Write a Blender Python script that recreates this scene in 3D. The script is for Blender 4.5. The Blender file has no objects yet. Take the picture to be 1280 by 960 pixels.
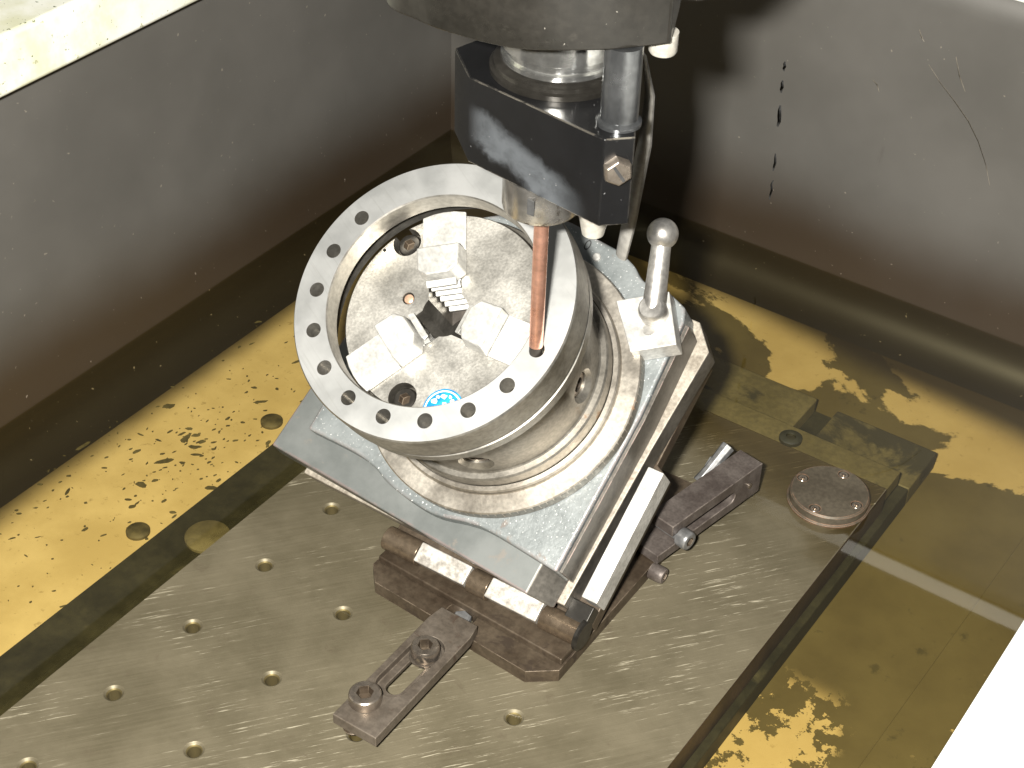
import bpy, bmesh, math, random
from mathutils import Vector, Matrix
random.seed(7)
S = 0.001                                   # everything below is written in millimetres
sc = bpy.context.scene
COL = sc.collection
rad = math.radians

# ------------------------------------------------------------------ camera
yaw, pitch, roll = 2.15756288, 0.667045322, -0.0353080233
cy, sy, cp, sp = math.cos(yaw), math.sin(yaw), math.cos(pitch), math.sin(pitch)
fw = Vector((cy*cp, sy*cp, -sp)); rt = Vector((sy, -cy, 0)); dn = fw.cross(rt)
r2 = rt*math.cos(roll) + dn*math.sin(roll); d2 = -rt*math.sin(roll) + dn*math.cos(roll)
cam = bpy.data.cameras.new('camera'); camo = bpy.data.objects.new('camera', cam); COL.objects.link(camo)
camo.matrix_world = Matrix((( r2.x, -d2.x, -fw.x, 412.9066*S), (r2.y, -d2.y, -fw.y, -461.3489*S),
                            (r2.z, -d2.z, -fw.z, 566.1583*S), (0, 0, 0, 1)))
cam.sensor_width = 36; cam.lens = 2069.958/1280*36; cam.clip_start = 0.01; cam.clip_end = 50
sc.camera = camo

# ------------------------------------------------------------------ light: the camera's flash and a dim workshop
w = bpy.data.worlds.new('World'); sc.world = w; w.use_nodes = True
wn = w.node_tree; bg = wn.nodes['Background']; bg.inputs[1].default_value = 1.0
tcw = wn.nodes.new('ShaderNodeTexCoord'); sxw = wn.nodes.new('ShaderNodeSeparateXYZ'); crw = wn.nodes.new('ShaderNodeValToRGB')
mrw = wn.nodes.new('ShaderNodeMapRange'); mrw.inputs[1].default_value = -1
wn.links.new(tcw.outputs['Generated'], sxw.inputs[0]); wn.links.new(sxw.outputs[2], mrw.inputs[0])
wn.links.new(mrw.outputs[0], crw.inputs[0]); wn.links.new(crw.outputs[0], bg.inputs[0])
crw.color_ramp.elements[0].color = (.015, .014, .013, 1); crw.color_ramp.elements[1].color = (.10, .10, .097, 1)
crw.color_ramp.elements[0].position = .35; crw.color_ramp.elements[1].position = .95
fl = bpy.data.lights.new('flash', 'AREA'); fl.shape = 'RECTANGLE'; fl.size = 0.034; fl.size_y = 0.02
fl.energy = 12.6; fl.color = (1.0, .97, .9)
flo = bpy.data.objects.new('flash', fl); COL.objects.link(flo)
flo.location = Vector((362, -482, 582))*S
flo.rotation_euler = (Vector((95, 75, 40))*S - flo.location).to_track_quat('-Z', 'Y').to_euler()
vs = sc.view_settings; vs.view_transform = 'Standard'; vs.look = 'None'; vs.gamma = 1; vs.exposure = 0.6
vs.use_curve_mapping = False
sc.render.engine = 'CYCLES'; sc.cycles.max_bounces = 8; sc.cycles.transparent_max_bounces = 12
sc.cycles.use_denoising = True
sc.cycles.caustics_reflective = False; sc.cycles.caustics_refractive = False

# ------------------------------------------------------------------ materials
class NT:
    def __init__(s, name):
        m = bpy.data.materials.new(name); m.use_nodes = True; s.m = m; s.t = m.node_tree
        s.b = s.t.nodes['Principled BSDF']; s.out = s.t.nodes['Material Output']
        s.tc = s.t.nodes.new('ShaderNodeTexCoord')
    def n(s, kind, **kw):
        x = s.t.nodes.new('ShaderNode'+kind)
        for k, v in kw.items(): setattr(x, k, v)
        return x
    def l(s, a, b): s.t.links.new(a, b)
    def mapped(s, rot=(0, 0, 0), scale=(1, 1, 1), src='Object'):
        mp = s.n('Mapping'); mp.inputs['Rotation'].default_value = rot; s.l(s.tc.outputs[src], mp.inputs[0])
        m2 = s.n('Mapping'); m2.inputs['Scale'].default_value = scale; s.l(mp.outputs[0], m2.inputs[0]); return m2.outputs[0]
    def noise(s, scale, detail=4, rough=.55, vec=None, dist=0):
        x = s.n('TexNoise'); x.inputs['Scale'].default_value = scale; x.inputs['Detail'].default_value = detail
        x.inputs['Roughness'].default_value = rough; x.inputs['Distortion'].default_value = dist
        s.l(vec or s.tc.outputs['Object'], x.inputs['Vector']); return x.outputs[0]
    def mr(s, v, a, b, c=0., d=1., smooth=True):
        x = s.n('MapRange')
        if smooth: x.interpolation_type = 'SMOOTHSTEP'
        for i, q in enumerate((a, b, c, d)): x.inputs[i+1].default_value = q
        s.l(v, x.inputs[0]); return x.outputs[0]
    def mth(s, op, a, b=0.):
        x = s.n('Math', operation=op)
        for i, q in enumerate((a, b)):
            if isinstance(q, (int, float)): x.inputs[i].default_value = q
            else: s.l(q, x.inputs[i])
        return x.outputs[0]
    def mix(s, f, a, b):
        x = s.n('Mix', data_type='RGBA')
        for i, q in ((0, f), (6, a), (7, b)):
            if isinstance(q, (int, float)): x.inputs[i].default_value = q
            elif isinstance(q, tuple): x.inputs[i].default_value = (*q, 1) if len(q) == 3 else q
            else: s.l(q, x.inputs[i])
        return x.outputs[2]
    def bump(s, h, strength=.2, dist=.0005, prev=None):
        x = s.n('Bump'); x.inputs['Strength'].default_value = strength; x.inputs['Distance'].default_value = dist
        s.l(h, x.inputs['Height'])
        if prev is not None: s.l(prev, x.inputs['Normal'])
        return x.outputs[0]
    def edge(s, radius=.0008, lo=.86, hi=.99):
        b = s.n('Bevel', samples=4); b.inputs[0].default_value = radius
        g = s.n('NewGeometry'); d = s.n('VectorMath', operation='DOT_PRODUCT')
        s.l(b.outputs[0], d.inputs[0]); s.l(g.outputs['Normal'], d.inputs[1])
        return s.mr(d.outputs['Value'], lo, hi, 1., 0.)
    def schlick(s, f0=.1):
        lw = s.n('LayerWeight'); lw.inputs[0].default_value = .5
        return s.mth('ADD', s.mth('MULTIPLY', s.mth('POWER', lw.outputs['Facing'], 5.), 1-f0), f0)
    def xyz(s):
        x = s.n('SeparateXYZ'); s.l(s.tc.outputs['Object'], x.inputs[0]); return x.outputs
    def put(s, color=None, rough=None, metal=None, normal=None, spec=None):
        for k, v in (('Base Color', color), ('Roughness', rough), ('Metallic', metal), ('Normal', normal), ('Specular IOR Level', spec)):
            if v is None: continue
            if isinstance(v, (int, float)): s.b.inputs[k].default_value = v
            elif isinstance(v, tuple): s.b.inputs[k].default_value = (*v, 1)
            else: s.l(v, s.b.inputs[k])
        return s.m

def steel(name, a, b, metal=.7, rough=.4, scale=60, grain=400, bump=.12, edgecol=None, stain=None, stain_scale=45, stain_lo=.6, dots=None, streak=None, edge_r=.0007):
    m = NT(name)
    n1 = m.noise(scale, 6, .6); n2 = m.noise(grain, 3, .6)
    c = m.mix(m.mr(n1, .32, .68), a, b)
    g = m.mr(n2, .3, .7, .82, 1.12)
    mul = m.n('Mix', data_type='RGBA', blend_type='MULTIPLY'); mul.inputs[0].default_value = 1
    m.l(c, mul.inputs[6]); m.l(g, mul.inputs[7]); c = mul.outputs[2]
    r = m.mr(n1, .3, .7, rough*.82, rough*1.2)
    if stain:
        k = m.mr(m.noise(stain_scale, 7, .65, dist=.6), stain_lo, stain_lo+.08)
        c = m.mix(k, c, stain); r = m.mth('ADD', r, m.mth('MULTIPLY', k, .12))
    if dots:
        k = m.mr(m.noise(520, 2, .5), .735, .78); c = m.mix(k, c, dots)
    h = n2
    if streak:
        v = m.mapped((0, 0, streak[0]), (streak[1], streak[1]*streak[2], streak[1]))
        sn = m.noise(1, 3, .6, vec=v); c = m.mix(m.mr(sn, .35, .75, 0, .35), c, b); h = m.mth('ADD', n2, sn)
    if edgecol:
        k = m.mth('MULTIPLY', m.edge(edge_r), m.mr(m.noise(160, 4, .6), .36, .58))
        c = m.mix(k, c, edgecol)
    return m.put(c, r, metal, m.bump(h, bump, .0003))

M = {}
def build_materials():
    # workshop steel of the work table: dull tan ground steel with bright scuffs running one way
    m = NT('table_steel')
    n1 = m.noise(22, 7, .62); n2 = m.noise(260, 4, .6)
    c = m.mix(m.mr(n1, .3, .7), (.122, .104, .064), (.178, .153, .1))
    c = m.mix(m.mr(m.noise(70, 6, .7, dist=.8), .58, .75, 0, .55), c, (.11, .085, .055))
    v = m.mapped((0, 0, rad(-52)), (26, 640, 1)); s1 = m.noise(1, 5, .72, vec=v)
    v2 = m.mapped((0, 0, rad(-43)), (75, 1100, 1)); s2 = m.noise(1, 3, .6, vec=v2)
    patch = m.mr(m.noise(17, 4, .55), .44, .60)
    x, y, z = m.xyz()
    zone = m.mth('MULTIPLY', m.mr(m.mth('ADD', m.mth('MULTIPLY', x, .5), y), .16, .21, 1., 0.), m.mr(m.mth('SUBTRACT', y, m.mth('MULTIPLY', x, -.2)), -.16, -.06, .35, 1.))
    dry = m.mr(m.mth('ADD', m.mth('MULTIPLY', x, .45), y), .20, .235, 1., 0.)
    k = m.mth('MULTIPLY', m.mth('MULTIPLY', m.mr(s1, .56, .64), m.mr(s2, .44, .58)), m.mth('MULTIPLY', patch, dry))
    c = m.mix(m.mr(s1, .35, .7, 0, .25), c, (.24, .205, .14))
    c = m.mix(m.mth('MULTIPLY', k, .62), c, (.9, .82, .62))
    rr = m.mth('SUBTRACT', m.mr(n1, .3, .7, .46, .58), m.mth('MULTIPLY', k, .2))
    nb = m.bump(m.mth('ADD', n2, m.mth('MULTIPLY', s1, 1.5)), .25, .0004)
    M['table'] = m.put(c, rr, .45, nb)
    M['table_side'] = steel('table_side_steel', (.05, .035, .028), (.085, .06, .045), .4, .55)
    M['tee'] = steel('submerged_cast_iron', (.018, .017, .009), (.036, .033, .017), .15, .6, 40, 300, .2, stain=(.075, .066, .033), stain_scale=22, stain_lo=.64)
    M['tee_back'] = steel('submerged_iron_with_dregs', (.10, .084, .04), (.14, .118, .058), .1, .65, 30, 300, .15, stain=(.036, .032, .018), stain_scale=15, stain_lo=.52)
    # tank floor: bare yellowed sheet with dark sludge dried in islands
    m = NT('tank_floor_sheet')
    x, y, z = m.xyz()
    n1 = m.noise(18, 6, .6); big = m.noise(9.5, 7, .55, dist=.7); fine = m.noise(42, 6, .7)
    c = m.mix(m.mr(n1, .3, .7), (.49, .37, .165), (.64, .50, .25))
    c = m.mix(m.mr(m.noise(180, 4, .7), .60, .7, 0, .5), c, (.24, .17, .065))
    # more sludge to the front right, none along the left side
    right = m.mr(x, -.06, .05, 0., 1.)
    low = m.mr(m.mth('ADD', y, m.mth('MULTIPLY', x, .25)), .20, .36, .30, -.03)
    dens = m.mth('ADD', m.mth('ADD', big, m.mth('MULTIPLY', m.mth('SUBTRACT', fine, .5), .16)), low)
    k = m.mth('MULTIPLY', m.mr(dens, .535, .555), right)
    reg = m.mth('MULTIPLY', m.mr(x, .25, .275, 1., 0.), m.mr(y, .015, .075, 1., 0.))
    reg = m.mth('MAXIMUM', reg, m.mth('MULTIPLY', m.mr(x, .288, .325, 0., .8), m.mr(m.noise(24, 3), .45, .6)))
    sel = m.mth('ADD', m.noise(85, 6, .68), m.mth('ADD', m.mth('MULTIPLY', m.mth('SUBTRACT', m.noise(22, 3), .5), .55), m.mth('MULTIPLY', reg, .105)))
    flecks = m.mth('MULTIPLY', m.mr(sel, .62, .635), m.mr(reg, .0, .3))
    k = m.mth('MULTIPLY', k, m.mth('SUBTRACT', 1., flecks))
    c = m.mix(m.mth('MULTIPLY', m.mr(x, .0, .15), .45), c, (.34, .24, .088))
    sl = m.mix(m.mr(n1, .3, .7), (.085, .066, .026), (.12, .096, .04))
    sl = m.mix(m.mr(m.noise(60, 5, .7), .62, .72, 0, .7), sl, (.05, .042, .018))
    c = m.mix(k, c, sl)
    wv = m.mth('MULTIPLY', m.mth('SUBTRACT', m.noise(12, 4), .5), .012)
    edge_shade = m.mth('MAXIMUM', m.mr(m.mth('ADD', x, wv), -.164, -.140, 1., 0.), m.mr(m.mth('ADD', m.mth('ADD', y, wv), m.mth('MULTIPLY', x, .10)), .308, .336))
    c = m.mix(m.mth('MULTIPLY', edge_shade, .95), c, (.022, .016, .008))  # shade along the left and back walls, painted into the floor colour
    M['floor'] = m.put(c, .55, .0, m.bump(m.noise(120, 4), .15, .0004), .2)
    # tank wall: satin stainless, blurred floor reflection painted in as brown low down
    m = NT('tank_wall_steel')
    x, y, z = m.xyz()
    n1 = m.noise(7, 5, .6); n2 = m.noise(500, 2)
    c = m.mix(m.mr(n1, .3, .7), (.112, .107, .097), (.14, .133, .121))
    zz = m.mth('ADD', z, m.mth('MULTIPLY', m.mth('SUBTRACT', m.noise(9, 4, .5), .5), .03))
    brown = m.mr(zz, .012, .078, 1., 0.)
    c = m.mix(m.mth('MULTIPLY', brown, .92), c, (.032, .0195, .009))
    sub_shade = m.mr(z, -.003, .0005, 1., 0.)
    c = m.mix(sub_shade, c, (.016, .0125, .007))  # darkness below the oil line is shade put into the wall colour
    sp_ = m.mr(m.noise(330, 2, .4), .735, .80, 0, .3); c = m.mix(sp_, c, (.6, .52, .42))
    v = m.mapped((0, 0, 0), (45, 45, 7)); dr = m.mr(m.noise(1, 5, .7, vec=v), .69, .75, 0, .5)
    c = m.mix(m.mth('MULTIPLY', dr, m.mr(zz, .05, .13, 1., .0)), c, (.03, .022, .015))
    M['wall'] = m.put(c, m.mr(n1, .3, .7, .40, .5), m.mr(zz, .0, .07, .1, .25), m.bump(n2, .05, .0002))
    # rim paint, speckled
    m = NT('rim_paint')
    n = m.noise(330, 3, .6); n1 = m.noise(40, 5, .6)
    c = m.mix(m.mr(n1, .35, .7), (.78, .78, .70), (.62, .62, .44))
    c = m.mix(m.mr(n, .66, .70), c, (.10, .12, .05))
    c = m.mix(m.mr(m.noise(120, 4, .7), .66, .72, 0, .8), c, (.30, .30, .16))
    k = m.edge(.0022); c = m.mix(k, c, (.36, .44, .10))
    M['rim'] = m.put(c, .35, 0, m.bump(n1, .3, .001))
    m = NT('front_rim_paint'); n1 = m.noise(30, 4)
    M['rim_front'] = m.put(m.mix(m.edge(.0012), m.mix(n1, (.86, .86, .83), (.8, .8, .77)), (.2, .36, .04)), .35, 0)
    M['outside'] = steel('machine_grey', (.05, .045, .04), (.075, .068, .058), .0, .6)
    # oil
    m = NT('dielectric_oil')
    tr = m.n('BsdfTransparent'); tr.inputs[0].default_value = (.93, .885, .70, 1)
    gl = m.n('BsdfGlossy'); gl.inputs['Roughness'].default_value = .03
    mx = m.n('MixShader'); m.l(m.schlick(), mx.inputs[0]); m.l(tr.outputs[0], mx.inputs[1]); m.l(gl.outputs[0], mx.inputs[2])
    rp = m.noise(16, 2); bn = m.bump(rp, .03, .001); m.l(bn, gl.inputs['Normal'])
    m.l(mx.outputs[0], m.out.inputs[0]); M['oil'] = m.m
    m = NT('oil_film')
    tr = m.n('BsdfTransparent'); gl = m.n('BsdfGlossy'); gl.inputs['Roughness'].default_value = .03
    x, y, z = m.xyz()
    f = m.mth('ADD', m.mth('ADD', m.mth('MULTIPLY', x, .45), y), m.mth('MULTIPLY', m.mth('SUBTRACT', m.noise(28, 4), .5), .05))
    k = m.mr(f, .198, .24)
    m.l(m.mix(k, (1., 1., 1.), (.70, .64, .48)), tr.inputs[0])
    mx = m.n('MixShader'); m.l(m.mth('MULTIPLY', m.schlick(), k), mx.inputs[0]); m.l(tr.outputs[0], mx.inputs[1]); m.l(gl.outputs[0], mx.inputs[2])
    m.l(mx.outputs[0], m.out.inputs[0]); M['film'] = m.m
    M['cap'] = steel('olive_cap', (.055, .046, .02), (.11, .09, .04), .1, .6, 90, 300, .2)
    M['flake'] = steel('sludge_flake', (.06, .05, .02), (.12, .10, .04), 0, .7)
    # fixture metals
    M['bright'] = steel('bright_ground_steel', (.50, .49, .46), (.62, .61, .58), .5, .45, 90, 500, .1, streak=(.6, 90, 14))
    M['white_bar'] = steel('clean_ground_bar', (.5, .49, .465), (.66, .65, .62), .4, .42, 80, 500, .08)
    m = NT('turned_ring_steel')
    n1 = m.noise(36, 5, .6); g = m.noise(500, 3)
    c = m.mix(m.mr(n1, .3, .7), (.52, .525, .51), (.64, .64, .625))
    v = m.mapped((0, 0, rad(28)), (22, 700, 22)); s1 = m.noise(1, 3, .6, vec=v)
    c = m.mix(m.mr(s1, .55, .75, 0, .4), c, (.44, .44, .41))
    M['ring'] = m.put(c, m.mr(n1, .3, .7, .47, .53), .9, m.bump(m.mth('ADD', g, s1), .1, .0003))
    M['knuckle'] = steel('rubbed_knuckle', (.36, .33, .29), (.66, .63, .58), .4, .4, 190, 600, .3)
    M['ring_side'] = steel('turned_ring_side', (.30, .285, .255), (.42, .40, .36), .9, .42, 40, 400, .1)
    M['chuck_face'] = steel('blasted_chuck_face', (.48, .46, .415), (.59, .57, .525), .9, .49, 40, 900, .3, stain=(.30, .25, .19), stain_scale=60, stain_lo=.64)
    M['chuck_side'] = steel('oiled_chuck_side', (.19, .175, .15), (.30, .28, .245), .85, .42, 40, 500, .12, stain=(.22, .145, .09), stain_scale=30, stain_lo=.66)
    M['flange'] = steel('oiled_flange', (.43, .39, .335), (.57, .53, .465), .93, .47, 45, 500, .15, stain=(.46, .30, .19), stain_scale=34, stain_lo=.67)
    M['dark_hole'] = steel('dark_recess', (.06, .052, .045), (.1, .085, .07), .3, .6)
    M['paint'] = None
    m = NT('worn_blue_grey_paint')
    n1 = m.noise(38, 6, .62); n2 = m.noise(330, 4, .7)
    c = m.mix(m.mr(n1, .3, .7), (.16, .175, .175), (.27, .288, .288))
    c = m.mix(m.mr(m.noise(26, 5, .7, dist=.6), .64, .70, 0, .6), c, (.22, .17, .14))
    k = m.mth('MULTIPLY', m.edge(.0022, .8, .985), m.mr(m.noise(70, 5, .7), .42, .52)); c = m.mix(k, c, (.52, .27, .23))
    k = m.mth('MULTIPLY', m.edge(.001), m.mr(m.noise(150, 4, .6), .42, .5)); c = m.mix(k, c, (.86, .84, .8))
    k = m.mr(m.noise(900, 2, .5), .66, .72); c = m.mix(k, c, (.8, .8, .78))
    M['paint'] = m.put(c, m.mr(n2, .3, .7, .28, .5), .25, m.bump(m.mth('ADD', n2, n1), .5, .0007))
    m = NT('smooth_blue_grey_paint')
    n1 = m.noise(30, 6, .65); n2 = m.noise(200, 3)
    c = m.mix(m.mr(n1, .3, .7), (.125, .134, .129), (.19, .199, .192))
    c = m.mix(m.mr(m.noise(50, 6, .75), .60, .68, 0, .6), c, (.23, .2, .17))
    k = m.mth('MULTIPLY', m.edge(.002, .8, .985), m.mr(m.noise(60, 5, .7), .35, .5)); c = m.mix(k, c, (.42, .17, .14))
    M['apron'] = m.put(c, .42, .25, m.bump(n2, .15, .0004))
    M['casting_side'] = steel('bare_casting_side', (.10, .092, .08), (.15, .138, .12), .5, .45, 50, 400, .15, edgecol=(.5, .36, .32))
    M['beige'] = steel('pitted_base_edge', (.27, .235, .19), (.4, .36, .30), .25, .5, 150, 600, .3, stain=(.24, .17, .12), stain_scale=60, stain_lo=.62)
    M['brown'] = steel('oily_brown_steel', (.06, .043, .029), (.11, .084, .058), .45, .42, 55, 400, .2, stain=(.055, .04, .028), stain_scale=50, stain_lo=.56, edgecol=(.34, .27, .2))
    M['barrel'] = steel('oily_bronze_barrel', (.17, .125, .085), (.26, .2, .14), .75, .26, 60, 400, .1)
    M['strap'] = steel('phosphated_strap', (.105, .085, .066), (.15, .125, .1), .45, .42, 70, 500, .15, edgecol=(.34, .28, .22), stain=(.08, .055, .04), stain_lo=.62)
    M['forkbar'] = steel('dark_scale_steel', (.085, .068, .06), (.14, .118, .105), .4, .45, 100, 700, .35, edgecol=(.45, .38, .33))
    M['screw'] = steel('oily_screw', (.26, .22, .18), (.36, .31, .26), .85, .27, 90, 400, .05)
    M['nut'] = steel('grey_nut', (.2, .2, .2), (.3, .3, .3), .6, .4, 90, 400, .2)
    M['disc'] = steel('brown_cover', (.075, .062, .044), (.11, .092, .066), .3, .5, 45, 500, .15, edgecol=(.40, .22, .14))
    M['lever'] = steel('satin_lever', (.5, .48, .45), (.64, .62, .58), .85, .4, 70, 400, .12, stain=(.33, .26, .2), stain_scale=70, stain_lo=.66)
    M['copper'] = steel('copper_rod', (.72, .37, .26), (.84, .47, .35), .85, .31, 60, 300, .15, streak=(0, 120, 1), stain=(.58, .24, .16), stain_scale=90, stain_lo=.62)
    M['copper_end'] = steel('burnt_copper', (.03, .026, .022), (.06, .05, .04), .3, .5)
    M['housing'] = steel('dark_housing_paint', (.012, .011, .009), (.021, .019, .016), .1, .3, 18, 300, .1, stain=(.032, .029, .024), stain_scale=40, stain_lo=.62, dots=(.16, .15, .13))
    m = NT('blackened_block')
    n1 = m.noise(60, 6, .65, dist=.4); x, y, z = m.xyz()
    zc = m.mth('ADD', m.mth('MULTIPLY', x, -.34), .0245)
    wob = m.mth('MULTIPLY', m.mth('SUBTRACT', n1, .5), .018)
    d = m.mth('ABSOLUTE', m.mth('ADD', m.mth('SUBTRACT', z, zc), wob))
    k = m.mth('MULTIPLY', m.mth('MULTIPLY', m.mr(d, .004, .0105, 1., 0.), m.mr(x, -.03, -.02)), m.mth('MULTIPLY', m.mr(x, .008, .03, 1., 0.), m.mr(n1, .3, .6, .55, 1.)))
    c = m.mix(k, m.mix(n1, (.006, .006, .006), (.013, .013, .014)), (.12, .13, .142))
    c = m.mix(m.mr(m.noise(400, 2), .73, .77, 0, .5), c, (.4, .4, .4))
    k = m.mth('MULTIPLY', m.edge(.0007), m.mr(m.noise(140, 4, .7), .38, .5)); c = m.mix(k, c, (.62, .56, .46))
    M['block'] = m.put(c, .24, .3, m.bump(n1, .1, .0005))
    M['collar'] = steel('black_collar', (.022, .02, .017), (.05, .046, .04), .6, .28, 30, 300, .1)
    M['chrome'] = steel('chrome', (.62, .62, .6), (.75, .75, .73), .95, .16, 50, 300, .1)
    M['collet'] = steel('collet', (.42, .4, .37), (.62, .6, .57), .9, .24, 60, 220, .3, stain=(.12, .1, .08), stain_scale=80, stain_lo=.57)
    M['post'] = steel('grey_post', (.13, .135, .14), (.2, .205, .21), .85, .24, 60, 300, .08, dots=(.6, .6, .6))
    M['hose'] = steel('grey_strip', (.22, .21, .19), (.3, .29, .27), .3, .45)
    M['white_part'] = steel('pale_plastic', (.36, .34, .30), (.46, .44, .39), .2, .4)
    M['ink'] = steel('dark_engraving', (.03, .03, .03), (.05, .05, .05), 0, .6)
    M['scratch'] = steel('pale_scratch', (.19, .17, .135), (.25, .22, .18), .2, .5)
    M['blue'] = steel('blue_badge', (.01, .17, .46), (.02, .26, .6), 0, .35, 200)
    M['white_print'] = steel('white_print', (.75, .82, .86), (.85, .9, .93), 0, .4)
    M['copper_pin'] = steel('copper_plug', (.62, .33, .2), (.75, .5, .35), .6, .3)
build_materials()

# ------------------------------------------------------------------ mesh builders (millimetres, in the parent's frame)
def mesh_from_bm(bm, name, smooth_angle=36):
    bmesh.ops.recalc_face_normals(bm, faces=bm.faces)
    for f in bm.faces: f.smooth = True
    for e in bm.edges:
        if len(e.link_faces) == 2:
            e.smooth = e.calc_face_angle(0) < rad(smooth_angle)
    for v in bm.verts: v.co *= S
    me = bpy.data.meshes.new(name); bm.to_mesh(me); bm.free(); return me

def link(name, me, mat, parent=None, bevel=0, seg=2, loc=None):
    o = bpy.data.objects.new(name, me); COL.objects.link(o)
    if mat is not None:
        me.materials.clear()
        for q in (mat if isinstance(mat, (list, tuple)) else [mat]): me.materials.append(q)
    if parent is not None: o.parent = parent
    if loc is not None: o.location = Vector(loc)*S
    if bevel:
        b = o.modifiers.new('bevel', 'BEVEL'); b.width = bevel*S; b.segments = seg; b.limit_method = 'ANGLE'; b.angle_limit = rad(36)
        b.harden_normals = True; b.use_clamp_overlap = True
    return o

def prism(pts, z0, z1, bm=None, top=None):
    bm = bm or bmesh.new()
    a = [bm.verts.new((x, y, z0)) for x, y in pts]; b = [bm.verts.new((x, y, z1)) for x, y in (top or pts)]
    bm.faces.new(a[::-1]); bm.faces.new(b); n = len(pts)
    for i in range(n): bm.faces.new((a[i], a[(i+1) % n], b[(i+1) % n], b[i]))
    return bm
def box(x0, x1, y0, y1, z0, z1, bm=None): return prism([(x0, y0), (x1, y0), (x1, y1), (x0, y1)], z0, z1, bm)
def basis(ax):
    ax = Vector(ax).normalized(); u = ax.orthogonal().normalized(); return u, ax.cross(u), ax
def lathe(profile, base=(0, 0, 0), axis=(0, 0, 1), seg=48, bm=None, close=False):
    """profile: list of (radius, height along axis)"""
    bm = bm or bmesh.new(); u, v, a = basis(axis); base = Vector(base); rings = []
    for r, h in profile:
        if r <= 1e-6: rings.append([bm.verts.new(base + a*h)])
        else: rings.append([bm.verts.new(base + a*h + (u*math.cos(t)+v*math.sin(t))*r) for t in (2*math.pi*k/seg for k in range(seg))])
    pairs = list(zip(rings, rings[1:])) + ([(rings[-1], rings[0])] if close else [])
    for A, B in pairs:
        for k in range(seg):
            q = (k+1) % seg
            if len(A) == 1 and len(B) == 1: continue
            if len(A) == 1: bm.faces.new((A[0], B[k], B[q]))
            elif len(B) == 1: bm.faces.new((A[k], A[q], B[0]))
            else: bm.faces.new((A[k], A[q], B[q], B[k]))
    if not close:
        for R_ in (rings[0], rings[-1]):
            if len(R_) > 1: bm.faces.new(R_)
    return bm
def cyl(p0, p1, r, r1=None, seg=32, bm=None):
    p0, p1 = Vector(p0), Vector(p1)
    return lathe([(r, 0), (r if r1 is None else r1, (p1-p0).length)], p0, p1-p0, seg, bm)
def tube(path, radii, seg=12, flat=1., bm=None):
    bm = bm or bmesh.new(); rings = []; P = [Vector(q) for q in path]
    for i, q in enumerate(P):
        t = (P[min(i+1, len(P)-1)] - P[max(i-1, 0)]).normalized()
        u = t.cross(Vector((.55, .83, 0))).normalized(); v = t.cross(u)
        rings.append([bm.verts.new(q + u*math.cos(a)*radii[i] + v*math.sin(a)*radii[i]*flat) for a in (2*math.pi*k/seg for k in range(seg))])
    for A, B in zip(rings, rings[1:]):
        for k in range(seg): bm.faces.new((A[k], A[(k+1) % seg], B[(k+1) % seg], B[k]))
    bm.faces.new(rings[0]); bm.faces.new(rings[-1]); return bm
def cut(o, bms):
    """carve real holes: subtract each cutter"""
    tmp = []
    for bm in bms:
        t = link('cutter', mesh_from_bm(bm, 'cutter'), None); t.parent = o.parent; tmp.append(t)
        md = o.modifiers.new('cut', 'BOOLEAN'); md.object = t; md.solver = 'EXACT'; md.operation = 'DIFFERENCE'
    bpy.context.view_layer.update()
    me = bpy.data.meshes.new_from_object(o.evaluated_get(bpy.context.evaluated_depsgraph_get()))
    o.modifiers.clear(); mats = [q for q in o.data.materials]; o.data = me
    for t in tmp: bpy.data.objects.remove(t)
    bm = bmesh.new(); bm.from_mesh(me)
    for f in bm.faces: f.smooth = True
    for e in bm.edges:
        if len(e.link_faces) == 2: e.smooth = e.calc_face_angle(0) < rad(33)
    bm.to_mesh(me); bm.free()
    me.materials.clear()
    for q in mats: me.materials.append(q)
    return o
def bev(o, width, seg=2):
    b = o.modifiers.new('bevel', 'BEVEL'); b.width = width*S; b.segments = seg; b.limit_method = 'ANGLE'; b.angle_limit = rad(40)
    b.harden_normals = True; return o
def part(name, bm, mat, parent, bevel=0, seg=2, label=None, angle=36):
    o = link(name, mesh_from_bm(bm, name, angle), mat, parent, bevel, seg)
    if label: o['label'] = label
    return o
def struct(name, bm, mat, parent=None, bevel=0, seg=2, angle=36):
    o = link(name, mesh_from_bm(bm, name, angle), mat, parent, bevel, seg)
    if parent is None: o['kind'] = 'structure'
    return o
def thing(name, label, cat, loc=(0, 0, 0), rot=None, group=None):
    o = bpy.data.objects.new(name, None); COL.objects.link(o); o.empty_display_size = .01
    mw = (rot.to_4x4() if rot else Matrix.Identity(4)); mw.translation = Vector(loc)*S; o.matrix_world = mw
    o['label'] = label; o['category'] = cat
    if group: o['group'] = group
    return o
def tag(o, label, cat, group=None):
    o['label'] = label; o['category'] = cat
    if group: o['group'] = group
    return o
def copy_tree(o, parent=None):
    c = o.copy(); COL.objects.link(c)
    if parent is not None: c.parent = parent
    for ch in list(o.children): copy_tree(ch, c)
    return c

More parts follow.
